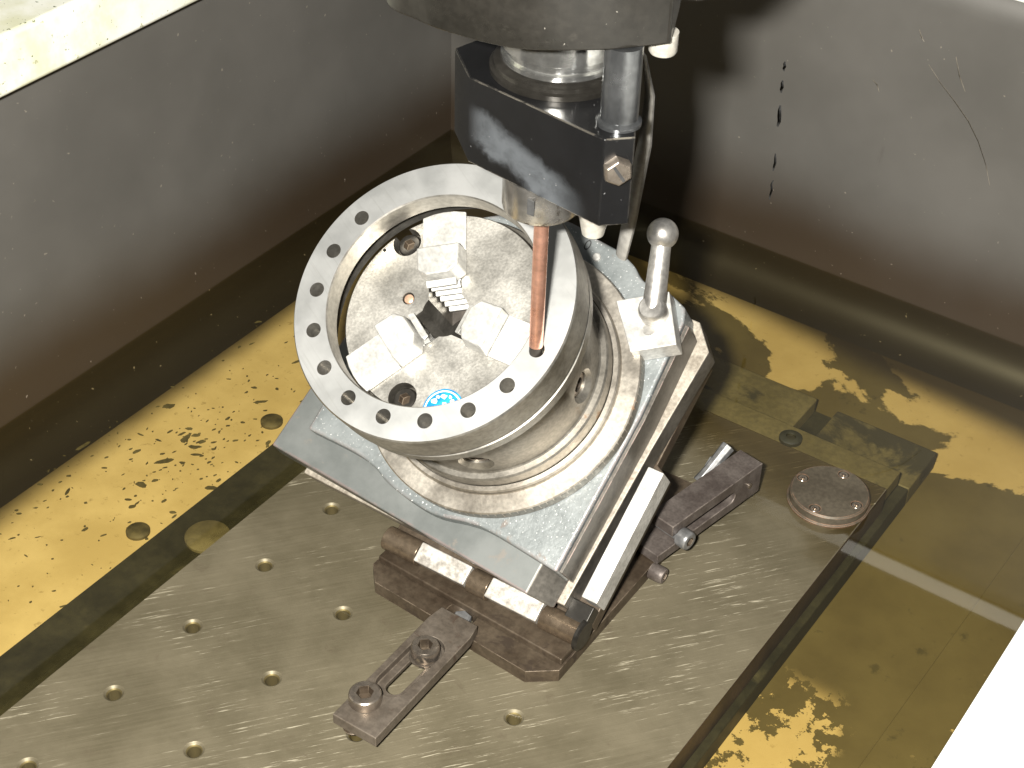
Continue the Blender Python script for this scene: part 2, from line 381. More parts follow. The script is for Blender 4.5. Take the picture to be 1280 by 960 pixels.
# ------------------------------------------------------------------ the tank
FZ, OIL = -28.0, -1.0
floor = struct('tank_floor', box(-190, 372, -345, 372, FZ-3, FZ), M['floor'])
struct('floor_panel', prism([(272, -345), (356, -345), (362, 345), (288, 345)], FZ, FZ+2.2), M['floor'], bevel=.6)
def wall_profile(x0, xroll=None):
    """cross-section going up: small fillet at the floor, straight sheet, rim roll; offset to the outside is negative"""
    p = []
    for k in range(7):
        a = rad(90)*k/6; p.append((22*(1-math.sin(a)), FZ + .02 + 22*(1-math.cos(a))))
    p.append((0, 150)); 
    if xroll:
        for k in range(11):
            a = rad(90)*k/10; p.append((-xroll*(1-math.cos(a)), 184+xroll*math.sin(a)))
    else: p.append((0, 186))
    q = [(x-2.0, z) for x, z in p[::-1]]
    return p, q
def wall(name, frm, to, inward, roll=None):
    bm = bmesh.new(); p, q = wall_profile(0, roll); loop = p + q
    frm, to, inward = Vector(frm), Vector(to), Vector(inward)
    A = [bm.verts.new(frm + inward*x + Vector((0, 0, z))) for x, z in loop]
    B = [bm.verts.new(to + inward*x + Vector((0, 0, z))) for x, z in loop]
    n = len(loop)
    for i in range(n): bm.faces.new((A[i], A[(i+1) % n], B[(i+1) % n], B[i]))
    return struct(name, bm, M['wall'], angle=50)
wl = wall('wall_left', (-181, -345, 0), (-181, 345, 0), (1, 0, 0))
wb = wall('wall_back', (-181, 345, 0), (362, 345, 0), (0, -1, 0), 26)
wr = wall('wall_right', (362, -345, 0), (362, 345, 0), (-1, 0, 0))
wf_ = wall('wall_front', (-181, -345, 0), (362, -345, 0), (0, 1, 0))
struct('rim', box(-224, -165.5, -360, 372, 187, 217), M['rim'], wl, 3.0, 3)
struct('rim', box(346.5, 425, -360, 372, 172, 195), M['rim_front'], wr, 2.0, 3)
struct('outer_lip', box(-233, -224.5, -360, 372, 200, 224), M['rim'], wl, 2.0, 3)
struct('machine_panel', box(-700, -234, -360, 372, 60, 160), M['outside'])
rail = link('guard_rail', mesh_from_bm(box(-300, -262, -360, 372, 160.2, 196), 'guard_rail'), M['rim'], None, 3)
tag(rail, 'pale speckled rail outside the tank, beyond its left rim', 'rail')

struct('rim', box(-164, 345, 346.8, 420, 198.5, 212), M['rim_front'], wb, 1.2, 3)
# dark runs and pale scratches on the back wall
def wall_mark(name, pts, wd, mat):
    bm = bmesh.new(); L = []; R = []
    for i, (x, z) in enumerate(pts):
        t = Vector(pts[min(i+1, len(pts)-1)]) - Vector(pts[max(i-1, 0)]); t.normalize(); w_ = wd*(.25 + .75*math.sin(math.pi*(i+.35)/(len(pts)-.3)))
        L.append((x - t.y*w_, z + t.x*w_)); R.append((x + t.y*w_, z - t.x*w_))
    for i in range(len(pts)-1):
        q = [L[i], L[i+1], R[i+1], R[i]]
        a_ = [bm.verts.new((x, 344.94, z)) for x, z in q]; b_ = [bm.verts.new((x, 344.80, z)) for x, z in q]
        bm.faces.new(b_); bm.faces.new(a_[::-1])
        for k in range(4): bm.faces.new((a_[k], a_[(k+1) % 4], b_[(k+1) % 4], b_[k]))
    bmesh.ops.remove_doubles(bm, verts=bm.verts, dist=1e-4)
    return struct(name, bm, mat, wb)
for z0, z1, x, wd in ((126, 120, 58.0, .9), (114, 106, 58.3, 1.0), (98, 84, 59.2, 1.3), (66, 54, 60.3, .8), (48, 34, 60.8, .7)):
    wall_mark('drip_mark', [(x + random.uniform(-.5, .5), z0 + (z1-z0)*k/4) for k in range(5)], wd, M['ink'])
for pts in ([(142, 151), (150, 143), (160, 135), (170, 126), (178, 116), (185, 104), (190, 92)], [(133, 169), (135, 165), (137, 163)], [(156, 160), (160, 150), (165, 142)], [(112, 132), (115, 130), (117, 126)]):
    wall_mark('scratch_mark', pts, .3, M['scratch'])
oil = struct('oil_surface', prism([(-180.9, -344.9), (361.9, -344.9), (361.9, 344.9), (-180.9, 344.9)], OIL-.02, OIL), M['oil'])
# single sheet only (top face)
bm = bmesh.new(); bm.from_mesh(oil.data)
bmesh.ops.delete(bm, geom=[f for f in bm.faces if f.normal.z < .9], context='FACES'); bm.to_mesh(oil.data); bm.free()

# sludge flakes lying on the left of the floor
bm = bmesh.new()
for k in range(330):
    x, y = random.uniform(-166, -74), random.uniform(-130, 175)
    if random.random() < .35: x, y = random.gauss(-112, 14), random.gauss(20, 40)
    if x < -166 or x > -70: continue
    r = min(4.2, random.lognormvariate(-.5, .55)); ang = random.gauss(rad(62), .5); st = random.uniform(1., 3.6)
    n = random.randint(6, 9); pts = []
    for q in range(n):
        t = 2*math.pi*q/n; rr = r*random.uniform(.55, 1.15); px, py = rr*math.cos(t)*st*.7, rr*math.sin(t)*.75
        pts.append((x + px*math.cos(ang)-py*math.sin(ang), y + px*math.sin(ang)+py*math.cos(ang)))
    prism(pts, FZ+.02, FZ+.02+random.uniform(.2, .7), bm)
fk = struct('sludge_flakes', bm, M['flake']); fk['kind'] = 'stuff'

# caps on the left of the tank floor and on the ledge
def floor_cap(x, y, z, r, label):
    o = link('floor_cap', mesh_from_bm(lathe([(r, 0), (r, 1.6), (r-1.3, 2.6), (r*.45, 2.8), (0, 2.8)], seg=40), 'floor_cap'), M['cap'], loc=(x, y, z))
    return tag(o, label, 'cap', 'round caps around the machine table')
floor_cap(-88.5, -50.5, FZ, 6.2, 'dark round cap on the yellow floor beside the left ledge')
floor_cap(-92.5, 57.5, FZ, 6.2, 'dark round cap half hidden by the tilted blue grey plate')

# ------------------------------------------------------------------ machine table under the plate
TZ = -16.0
tt = thing('machine_table', 'dark oily machine table with tee slot, mostly hidden under the drilled steel plate', 'machine table', (75, 50, FZ))
def tp(pts): return [(x-75, y-50) for x, y in pts]
o = part('table_body', prism(tp([(-70.5, -320), (224, -320), (224, 207), (-70.5, 207)]), 0, TZ-FZ), M['tee'], tt, 1)
part('table_end', prism(tp([(-70.5, 207.2), (150, 207.2), (150, 247.5), (-70.5, 247.5)]), 0, TZ-FZ), M['tee_back'], tt, 1)
part('table_end', prism(tp([(163.7, 207.2), (224, 207.2), (224, 244.5), (163.7, 244.5)]), 0, TZ-FZ), M['tee_back'], tt, 1)
part('slot_floor', prism(tp([(150.2, 207.2), (163.5, 207.2), (163.5, 246), (150.2, 246)]), 0, 4), M['tee'], tt)
ob = link('ledge_cap', mesh_from_bm(lathe([(11.5, 0), (11.5, 1.6), (10.6, 2.2), (0, 2.2)], seg=40), 'ledge_cap'), M['tee_back'], loc=(-47.5, -41, TZ+.05))
tag(ob, 'olive disc on the dark ledge, half covered by the plate edge', 'disc')

# ------------------------------------------------------------------ drilled work plate
wt = thing('work_plate', 'tan steel work plate with tapped holes and bright scratches', 'work plate', (95, 75, TZ))
def wp(x, y, z): return (x-95, y-75, z-TZ)
plate = part('plate', box(-30-95, 220-95, -310-75, 181.5-75, .05, -TZ), M['table'], wt)
HOLES = [(0, 0), (0, -50), (0, -100), (0, -150), (0, -200), (50.5, -52.4), (50.5, -102.4), (50.5, -152.4), (151, -56.6), (101, -104.5)]
plate.data.materials.append(M['table_side'])
cut(plate, [lathe([(0, -14), (3.0, -12.6), (3.0, -1.6), (4.6, .0), (4.6, 3), (0, 3)], wp(x, y, 0), (0, 0, 1), 28) for x, y in HOLES])
for pl in plate.data.polygons:
    if abs(pl.normal.z) < .2 and pl.area > 1e-4: pl.material_index = 1
bev(plate, .35)
part('back_strip', box(-28-95, 219-95, 182-75, 202-75, 4, -TZ-3), M['tee_back'], wt, .6)
part('strip_bolt', lathe([(6.2, -1), (6.2, 1.2), (5.2, 1.9), (2.8, 1.9), (2.6, .2), (0, .2)], wp(160, 190.5, -2.2), seg=32), M['tee'], wt)
film = struct('oil_film', prism([(60, 60), (219.6, 60), (219.6, 181.2), (60, 181.2)], .55, .56), M['film'])
bm = bmesh.new(); bm.from_mesh(film.data)
bmesh.ops.delete(bm, geom=[f for f in bm.faces if f.normal.z < .9], context='FACES'); bm.to_mesh(film.data); bm.free()

# round cover bolted to the back right corner
dc = thing('round_cover', 'brown round cover with four socket screws on the plate corner', 'cover', (199.3, 155.6, .02))
d = part('cover_disc', lathe([(21.2, 0), (21.2, 1.0), (20.3, 1.6), (20.3, 5.6), (19.5, 6.4), (0, 6.4)], seg=72), M['disc'], dc)
sp4 = [(-15.9, 1.0), (0, 15.9), (15.5, -1.4), (-.4, -16.2)]
cut(d, [lathe([(0, 3.4), (2.9, 3.4), (2.9, 9), (0, 9)], (x, y, 0), seg=24) for x, y in sp4])
for x, y in sp4:
    part('screw', lathe([(2.6, 3.4), (2.6, 5.6), (2.2, 6.1), (1.3, 6.1), (1.2, 4.5), (0, 4.5)], (x, y, 0), seg=20), M['screw'], dc)

# ------------------------------------------------------------------ socket screw shape shared by several things
def socket_head(base, axis, r, h, bm=None, hexr=None):
    hr = hexr or r*.52
    bm = lathe([(r*.97, 0), (r, h*.12), (r, h*.78), (r*.86, h), (hr*1.08, h)], base, axis, 36, bm)
    # recessed hexagon
    bm.faces.ensure_lookup_table()
    return bm
def cap_screw(parent, base, axis, r, h, mat, name='bolt'):
    u, v, a = basis(axis); b = Vector(base); bm = bmesh.new(); seg = 36; hr = r*.54
    prof = [(r*.97, 0), (r, h*.06), (r, h*.72), (r*.96, h*.88), (r*.88, h*.97), (r*.76, h)]
    rings = [[bm.verts.new(b + a*hh + (u*math.cos(2*math.pi*k/seg)+v*math.sin(2*math.pi*k/seg))*rr) for k in range(seg)] for rr, hh in prof]
    def hexa(k):
        t = 2*math.pi*k/seg; q = (t % (math.pi/3)) - math.pi/6
        return hr*math.cos(math.pi/6)/math.cos(q)
    for hh in (h, h*.15):
        rings.append([bm.verts.new(b + a*hh + (u*math.cos(2*math.pi*k/seg)+v*math.sin(2*math.pi*k/seg))*hexa(k)) for k in range(seg)])
    for A, B in zip(rings, rings[1:]):
        for k in range(seg): bm.faces.new((A[k], A[(k+1) % seg], B[(k+1) % seg], B[k]))
    bm.faces.new(rings[-1]); bm.faces.new(rings[0])
    o = part(name, bm, [mat, M['brown']], parent, 0, angle=28); k = len(o.data.polygons)
    for i in range(k-2-seg, k-1): o.data.polygons[i].material_index = 1
    return o

# ------------------------------------------------------------------ strap clamp
st = thing('strap_clamp', 'slotted steel strap clamp with two socket screws on the plate', 'clamp', (104, -71, .02))
def q2(pts): return [(x-104, y+71) for x, y in pts]
body = part('strap', prism(q2([(93.2, -110.6), (116.5, -110.2), (115.0, -40), (113.2, -31.8), (93.0, -31.8), (91.8, -40.5)]), 7.4, 13.2), M['strap'], st)
def stadium(cx, y0, y1, r, n=14):
    return [(cx + r*math.cos(t), y0 + r*math.sin(t)) for t in (math.pi + math.pi*k/n for k in range(n+1))] + \
           [(cx + r*math.cos(t), y1 + r*math.sin(t)) for t in (math.pi*k/n for k in range(n+1))]
cut(body, [prism([(x-104, y+71) for x, y in stadium(103.4, -81.5, -56.5, 7.6)], 9.6, 16),
           prism([(x-104, y+71) for x, y in stadium(103.6, -80.5, -57, 4.0)], 2, 12)]); bev(body, .45)
cap_screw(st, (103.4-104, -58.2+71, 10.9), (0, 0, 1), 6.6, 6.6, M['screw'])
part('washer', lathe([(7.4, 0), (7.4, .9), (0, .9)], (-.6, 12.8, 9.9), seg=32), M['screw'], st)
cap_screw(st, (99.8-104, -96.4+71, 13.2), (0, 0, 1), 7.3, 5.4, M['screw'])
part('jack_foot', lathe([(4.6, 0), (5.0, 1.0), (4.0, 2.2), (4.0, 8), (0, 8)], (-6.0, -31.5, 0), seg=20), M['brown'], st)

# ------------------------------------------------------------------ tilting fixture (sine plate)
tx = thing('tilting_fixture', 'brown hinged sine plate fixture clamped to the steel plate', 'tilting fixture', (100, 20, .02))
def fx(pts): return [(x-100, y-20) for x, y in pts]
bp = part('base_plate', prism(fx([(45.8, -14), (46, -24), (54.4, -33.1), (143.5, -37.2), (155.4, -27.6), (154.2, 60), (152.5, 118), (48, 118)]), 0, 7.2), M['brown'], tx)
cut(bp, [lathe([(0, -2), (5.5, -2), (5.5, 4), (7.5, 7), (7.5, 12), (0, 12)], (99.7-100, -25.6-20, 0), seg=28)]); bev(bp, .5)
part('base_bolt', lathe([(4.6, 0), (4.6, 4.6), (3.8, 5.4), (0, 5.4)], (-.3, -45.6, .4), seg=6), M['nut'], tx)
part('hinge_ledge', prism(fx([(47.4, -21.5), (154.6, -25), (154.4, 2), (47.4, 2)]), 7.25, 11.2), M['brown'], tx, .8)
T, Y = rad(36), rad(1)
E1 = Vector((math.cos(Y), math.sin(Y), 0)); f_ = Vector((-math.sin(Y), math.cos(Y), 0)); z_ = Vector((0, 0, 1))
E2 = f_*math.cos(T) + z_*math.sin(T); NN = -f_*math.sin(T) + z_*math.cos(T)
FR = Matrix((E1, E2, NN)).transposed(); H = Vector((46.5, -13.5, 17.0))
def frame_pt(a, b, n): return H + FR @ Vector((a, b, n))
# parts of the tilted half are written in the hinge frame and hung under the fixture with that rotation
def tilted(name, bm, mat, bevel=0, seg=2, label=None, parent=tx):
    for v in bm.verts: v.co = frame_pt(*v.co) - Vector((100, 20, .02))
    return part(name, bm, mat, parent, bevel, seg, label)
for a, b in ((.6, 20.2), (49.6, 60.4), (89.6, 109)):
    tilted('hinge_barrel', cyl((a, 0, 0), (b, 0, 0), 6.0), M['barrel'], .4)
    tilted('barrel_foot', box(a+.1, b-.1, -1.5, 5, -8.2, -3.8), M['brown'])
for a, b in ((20.6, 49.2), (60.8, 89.2)):
    tilted('hinge_knuckle', box(a, b, -4.6, 5.2, -5.2, 5.9), M['knuckle'], .7)
tilted('pin_head', lathe([(7.6, 0), (7.6, 1.4), (6.6, 2.2), (0, 2.2)], (109, 0, 0), (1, 0, 0), 36), M['collar'])
tilted('tilting_plate', prism([(.6, 5.4), (110.8, 5.4), (110.8, 82), (103.4, 86), (103.4, 140), (.6, 140)], -12.2, -4.2), M['brown'], .6)
tilted('hinge_ear', box(99.4, 110.9, -1, 13.2, -3.9, 4.2), M['collar'], .6)
tilted('side_bar', box(104.6, 112.8, 14.6, 81.2, -4.0, 9.6), M['white_bar'], .5)
lb = Vector((100, 20, .02))
# fork-ended locking bar at the right of the fixture
c0 = Vector((150.7, 66.7, 0)); dv = Vector((12.45, 67.65, 0)).normalized(); wv = Vector((dv.y, -dv.x, 0))
def bar(name, s0, s1, w0, w1, z0, z1, mat, bevel=.5):
    bm = bmesh.new()
    P = [c0 + dv*s + wv*w_ for s, w_ in ((s0, w0), (s0, w1), (s1, w1), (s1, w0))]
    prism([(p.x-lb.x, p.y-lb.y) for p in P], z0, z1, bm); return part(name, bm, mat, tx, bevel)
lockbar = bar('locking_bar', -9.5, 68.5, -7.3, 7.3, 7.6, 26, M['forkbar'], 0)
def barcut(s0, s1, z0, z1, w0=-12, w1=12):
    P = [c0 + dv*s + wv*w_ for s, w_ in ((s0, w0), (s0, w1), (s1, w1), (s1, w0))]
    return prism([(p.x-lb.x, p.y-lb.y) for p in P], z0, z1)
def slotcut(s0, s1, z, r):
    bm = bmesh.new(); n = 12; prof = [(s0, z-r)] + [(s1 + r*math.cos(t), z + r*math.sin(t)) for t in (-math.pi/2 + math.pi*k/n for k in range(n+1))] + [(s0, z+r)]
    A, B = [], []
    for s, zz in prof:
        a = c0 + dv*s - wv*12; b = c0 + dv*s + wv*12
        A.append(bm.verts.new((a.x-lb.x, a.y-lb.y, zz))); B.append(bm.verts.new((b.x-lb.x, b.y-lb.y, zz)))
    bm.faces.new(A); bm.faces.new(B[::-1]); k = len(prof)
    for i in range(k): bm.faces.new((A[i], A[(i+1) % k], B[(i+1) % k], B[i]))
    return bm
cut(lockbar, [barcut(-20, -.0, 16.4, 30), slotcut(-20, 45, 16.4, 3.3)]); bev(lockbar, .45)
def on_bar(s, w_, z): p = c0 + dv*s + wv*w_; return (p.x-lb.x, p.y-lb.y, z)
cap_screw(tx, on_bar(6.5, 7.5, 16.4), wv, 4.9, 6.0, M['nut'], 'lock_screw')
part('slot_rod', cyl(on_bar(6.5, -14, 16.4), on_bar(6.5, 7.4, 16.4), 3.0, seg=20), M['nut'], tx)
part('pivot_pin', lathe([(1.6, 0), (1.6, .8), (0, 1.3)], on_bar(59, 7.3, 17), wv, 16), M['screw'], tx)
p = on_bar(62, -13, 19)
bm = tube([on_bar(47, -15, 12), on_bar(53, -14, 17), on_bar(60, -13.4, 22), on_bar(66, -13, 26)], [3.4, 3.0, 3.4, 3.8], 8)
part('lock_lever', bm, M['nut'], tx, .4)
part('lock_nut', cyl(on_bar(58, -7.4, 17), on_bar(58, -17, 17), 5.2, seg=6), M['nut'], tx, .4)
cap_screw(tx, (154.6-100, 54-20, 4.6), (1, 0, 0), 4.2, 7.5, M['forkbar'], 'side_screw')

# ------------------------------------------------------------------ rotary table on the tilting plate (own frame = hinge frame)
rt_ = thing('rotary_table', 'worn blue grey cast rotary table tilted on the hinged plate', 'rotary table', H, FR)
C2 = (30.3, 87.2)
bfl = part('base_flange', prism([(-52, 9), (99.8, 7.5), (102.6, 90), (105.6, 141.5), (94.8, 153.2), (-44, 157)], -4, 10), [M['beige'], M['casting_side']], rt_, .8)
ap_b = [(-68.5, 12.6), (96.2, 4.2), (98.5, 90), (94, 144), (84, 152), (-56, 152)]
ap_t = [(-67.9, 13.4), (85.4, 3.7), (86.8, 90), (84, 140), (78, 150), (-55, 150)]
apr = part('apron', prism(ap_b, 10.2, 22, None, ap_t), [M['apron'], M['casting_side']], rt_, .9, 3)
for o_ in (bfl, apr):
    for pl in o_.data.polygons:
        if pl.normal.x > .3: pl.material_index = 1
# casting: wavy front, straight right flank, two cut corners
def smooth_closed(pts, keep, n=6):
    out = []; k = len(pts)
    for i in range(k):
        p0, p1, p2, p3 = (Vector(pts[(i+j-1) % k]) for j in range(4))
        if keep[i] and keep[(i+1) % k]: out.append(tuple(p1)); continue
        if keep[i]: p0 = p1
        if keep[(i+1) % k]: p3 = p2
        for q in range(n):
            t = q/n
            out.append(tuple(.5*((2*p1) + (p2-p0)*t + (2*p0-5*p1+4*p2-p3)*t*t + (-p0+3*p1-3*p2+p3)*t**3)))
    return out
cp_ = [(-50, 27.2, 1), (-23, 26.8, 0), (-9, 24.6, 0), (1, 20.8, 0), (15, 17.9, 0), (31, 17.0, 0), (48, 20.4, 0), (62, 20.9, 0), (96.4, 17.6, 1), (97.8, 96, 1), (95.4, 144.8, 1), (92.6, 151.4, 1), (83.2, 155, 1), (72, 155.4, 0), (66, 157.2, 0),
       (60, 161.5, 0), (50, 165.5, 1), (36, 167.2, 1), (18, 170, 0), (-8, 164, 0), (-30, 152, 1), (-48, 140, 1), (-49, 70, 0)]
cpts = smooth_closed([(x, y) for x, y, k in cp_], [k for x, y, k in cp_])
part('casting', prism(cpts, 10.4, 30), M['paint'], rt_, 1.4, 3)
# dark machined flank standing just proud of the casting's right side
part('machined_flank', prism([(97.0, 18.4), (98.6, 18.4), (100.0, 96), (98.2, 144), (96, 144.2), (98.2, 96)], 10.3, 28.4), M['casting_side'], rt_, .3)
part('flange', lathe([(64.8, 29), (64.8, 30.2), (66.4, 31), (66.4, 37.0), (65.8, 37.6), (57.6, 37.8), (57.2, 38.4), (57.2, 40.2), (56.6, 40.8), (54.6, 40.8), (54.2, 39.4), (0, 39.4)], (C2[0], C2[1], 0), seg=128), [M['flange'], M['chuck_side']], rt_)
for pl in bpy.data.objects['flange'].data.polygons:
    if abs(pl.normal.z) < .3: pl.material_index = 1
bm = bmesh.new()
for k in range(120):
    a = 2*math.pi*k/120; u = Vector((math.cos(a), math.sin(a), 0)); v = Vector((-u.y, u.x, 0)); b0 = 31.6; ln = 3.8 if k % 5 == 0 else 2.2
    c = Vector((C2[0], C2[1], 0))
    P = [c + u*66.38 - v*.2, c + u*66.52 - v*.2, c + u*66.52 + v*.2, c + u*66.38 + v*.2]
    prism([(p.x, p.y) for p in P], 36.4-ln, 36.4, bm)
g = part('graduation_marks', bm, M['flange'], rt_); g['kind'] = 'stuff'
# the figure 0 stamped on the casting
bm = bmesh.new(); n = 28
for r0, r1 in (((1.55, 2.6), (1.0, 2.05)),):
    ring = []
    for zz, (ra, rb) in ((30.02, r0), (30.14, r0), (30.14, r1), (30.02, r1)):
        ring.append([bm.verts.new((34.6 + ra*math.cos(2*math.pi*k/n), 162.4 + rb*math.sin(2*math.pi*k/n), zz)) for k in range(n)])
    for i in range(4):
        A, B = ring[i], ring[(i+1) % 4]
        for k in range(n): bm.faces.new((A[k], A[(k+1) % n], B[(k+1) % n], B[k]))
part('digit', bm, M['ink'], rt_)
part('index_pin', lathe([(2.0, 30), (2.0, 31.4), (1.4, 32), (0, 32)], (42, 158.2, 0), seg=18), M['bright'], rt_)
# clamp block with ball lever
lev = part('clamp_block', prism([(66.4, 138.8), (84.2, 119.2), (102.2, 130.4), (87.2, 152.0)], 30.2, 43), M['white_bar'], rt_, .5)
part('lever_boss', lathe([(6.4, 43.1), (6.4, 49), (5.6, 51.4), (5.0, 52), (0, 52)], (86.4, 139.6, 0), seg=36), M['lever'], lev)
part('boss_slot', lathe([(3.0, 43.05), (3.0, 43.5), (0, 43.5)], (87.4, 132.0, 0), seg=20), M['lever'], lev)
a0, a1 = Vector((86.2, 140.5, 47.0)), Vector((78.2, 172, 60.3))
part('lever_arm', cyl(a0, a1, 5.3, 4.2, 32), M['lever'], lev)
bm = bmesh.new(); bmesh.ops.create_uvsphere(bm, u_segments=40, v_segments=24, radius=7.1)
for v in bm.verts: v.co += a1 - (a1-a0).normalized()*1.5
part('lever_ball', bm, M['lever'], lev)

# ------------------------------------------------------------------ three-jaw chuck (frame: hinge frame, origin on the chuck axis)
ch = thing('three_jaw_chuck', 'three jaw lathe chuck seated on the rotary table flange', 'chuck', frame_pt(C2[0], C2[1], 39.4), FR)
N0 = 39.4
def cn(h): return h - N0
cb = part('chuck_body', lathe([(52.4, cn(39.5)), (54.2, cn(40.2)), (54.2, cn(48.4)), (53.4, cn(49.2)), (51.0, cn(49.4)), (50.4, cn(50)), (50.4, cn(97)), (49.6, cn(98.4)), (45.6, cn(98.4)), (45.4, cn(111.6)), (45, cn(112)), (0, cn(112))], seg=96), [M['chuck_side'], M['chuck_face'], M['dark_hole']], ch)
ANG = [rad(0), rad(120), rad(240)]
cuts = [lathe([(0, cn(66)), (10.5, cn(66)), (10.5, cn(116)), (0, cn(116))], seg=36)]
for a in ANG:
    u = Vector((math.cos(a), math.sin(a))); v = Vector((-u.y, u.x))
    P = [u*3 - v*7.4, u*46 - v*7.4, u*46 + v*7.4, u*3 + v*7.4]
    cuts.append(prism([tuple(q) for q in P], cn(82), cn(118)))
for a in (rad(146), rad(-88)):
    cuts.append(lathe([(0, cn(105)), (6.4, cn(105)), (6.4, cn(116)), (0, cn(116))], (39.8*math.cos(a), 39.8*math.sin(a), 0), seg=28))
cuts.append(lathe([(0, cn(108)), (2.2, cn(108)), (2.9, cn(113)), (0, cn(113))], (-19.0, -.2, 0), seg=20))
cuts.append(lathe([(0, cn(108)), (.8, cn(108)), (.8, cn(113)), (0, cn(113))], (-41.0, 15.3, 0), seg=12))
for a in (rad(-64), rad(6), rad(176)):
    u = Vector((math.cos(a), math.sin(a), 0))
    cuts.append(lathe([(0, 44), (6.0, 44), (6.0, 48.2), (9.0, 50.6), (9.0, 60), (0, 60)], (0, 0, cn(62)), u, 32))
cut(cb, cuts)
for pl in cb.data.polygons:
    c = pl.center/S; rr = math.hypot(c.x, c.y)
    if pl.normal.z > .8 and c.z > cn(111): pl.material_index = 1
    elif rr < 45 and c.z < cn(84): pl.material_index = 2
for a in (rad(146), rad(-88)):
    cap_screw(ch, (39.8*math.cos(a), 39.8*math.sin(a), cn(105.05)), (0, 0, 1), 5.2, 4.6, M['collar'], 'body_screw')
part('plug', lathe([(2.1, cn(108.1)), (2.1, cn(111.4)), (1.5, cn(111.8)), (0, cn(111.8))], (-19.0, -.2, 0), seg=20), M['copper_pin'], ch)
for a in (rad(-64), rad(6)):
    u = Vector((math.cos(a), math.sin(a), 0))
    part('key_socket', lathe([(5.8, 44.2), (5.8, 47.4), (3.4, 47.6), (3.4, 45.4), (0, 45.4)], (0, 0, cn(62)), u, 28), M['screw'], ch)
def jaw(a):
    u = Vector((math.cos(a), math.sin(a))); v = Vector((-u.y, u.x))
    def P(*rs): return [tuple(u*r + v*s) for r, s in rs]
    bm = prism(P((14.2, -7), (44.4, -7), (44.4, 7), (14.2, 7)), cn(84), cn(112.2))
    j = part('jaw', bm, M['bright'], ch, .4)
    part('jaw_step', prism(P((27.6, -9.8), (45.3, -9.8), (46.5, -4.6), (46.8, 0), (46.5, 4.6), (45.3, 9.8), (27.6, 9.8)), cn(112.3), cn(113.6)), M['bright'], j, .4)
    # taller inner step with bevelled shoulders
    part('jaw_nose', prism(P((13.4, -5.4), (16.4, -9.9), (27.5, -10), (27.5, 10), (16.4, 9.9), (13.4, 5.4)), cn(112.25), cn(122), None,
                           P((14.4, -4.8), (17.4, -9.0), (27.4, -9.5), (27.4, 9.5), (17.4, 9.0), (14.4, 4.8))), M['bright'], j, .9, 3)
    # ridged inner face: teeth stacked down the bore
    for k in range(6):
        h0 = 118.0 - 5.6*k; r0 = 13.2 if k == 0 else 14.1
        bm = bmesh.new(); rows = []
        for rr, hh in ((r0, h0), (r0-2.6, h0-1.3), (r0-2.6, h0-2.2), (r0, h0-3.4)):
            rows.append([bm.verts.new((*(u*rr + v*ss), cn(hh))) for ss in (-6.6, -3.3, 0, 3.3, 6.6)])
        for A, B in zip(rows, rows[1:] + rows[:1]):
            for q in range(4): bm.faces.new((A[q], A[q+1], B[q+1], B[q]))
        bm.faces.new([r_[0] for r_ in rows]); bm.faces.new([r_[4] for r_ in rows])
        part('tooth', bm, M['bright'], j, .3)
    return j
for a in ANG: jaw(a)
# blue round badge on the chuck face
bd = part('badge', lathe([(9.0, cn(112.05)), (9.0, cn(112.5)), (8.6, cn(112.7)), (0, cn(112.7))], (21.0, -37.6, 0), seg=40), M['blue'], ch)
bm = bmesh.new(); n = 36
for (ra, rb) in ((7.6, 8.2),):
    ring = [[bm.verts.new((21.0 + r*math.cos(2*math.pi*k/n), -37.6 + r*math.sin(2*math.pi*k/n), z)) for k in range(n)] for r, z in ((ra, cn(112.74)), (rb, cn(112.74)), (rb, cn(112.8)), (ra, cn(112.8)))]
    for i in range(4):
        for k in range(n): bm.faces.new((ring[i][k], ring[i][(k+1) % n], ring[(i+1) % 4][(k+1) % n], ring[(i+1) % 4][k]))
for cx, cy_, r in ((18.6, -32.6, 1.6), (23.2, -33.2, 1.2), (20.6, -35.2, 1.0), (15.8, -35.8, 1.4), (16.4, -33.6, .9), (25.2, -35.6, 1.0), (21.5, -31.6, .8)):
    prism([(cx + r*random.uniform(.7, 1.2)*math.cos(t), cy_ + r*random.uniform(.5, 1.1)*math.sin(t)) for t in (2*math.pi*k/9 for k in range(9))], cn(112.74), cn(112.82), bm)
part('badge_print', bm, M['white_print'], bd)

# ------------------------------------------------------------------ the ring being worked
rg = thing('steel_ring', 'bright flanged steel ring with a circle of drilled holes, held over the chuck', 'ring', frame_pt(C2[0], C2[1], 101.2), FR)
prof = [(53.5, 0), (60.6, 0), (61.4, .6), (61.6, 6.2), (60.4, 7.0), (60.4, 8.6), (61.9, 9.4), (62.3, 10), (62.3, 26), (61.7, 26.8), (47.4, 26.8), (46.9, 26.2), (46.9, 16.2), (47.6, 15.6), (52.6, 14.6), (53.0, 13.6)]
rb = part('ring_body', lathe(prof, seg=160, close=True), [M['ring_side'], M['ring']], rg, angle=30)
hl = [rad(-2.8 - 20*k) for k in range(11)]      # the rest of the circle is still to be burnt
cut(rb, [lathe([(0, 6 if k else 14), (3.3, 6 if k else 14), (3.3, 40), (0, 40)], (53.1*math.cos(a), 53.1*math.sin(a), 0), seg=24) for k, a in enumerate(hl) ])
for pl in rb.data.polygons:
    if pl.normal.z > .9 and pl.center.z > 26*S: pl.material_index = 1

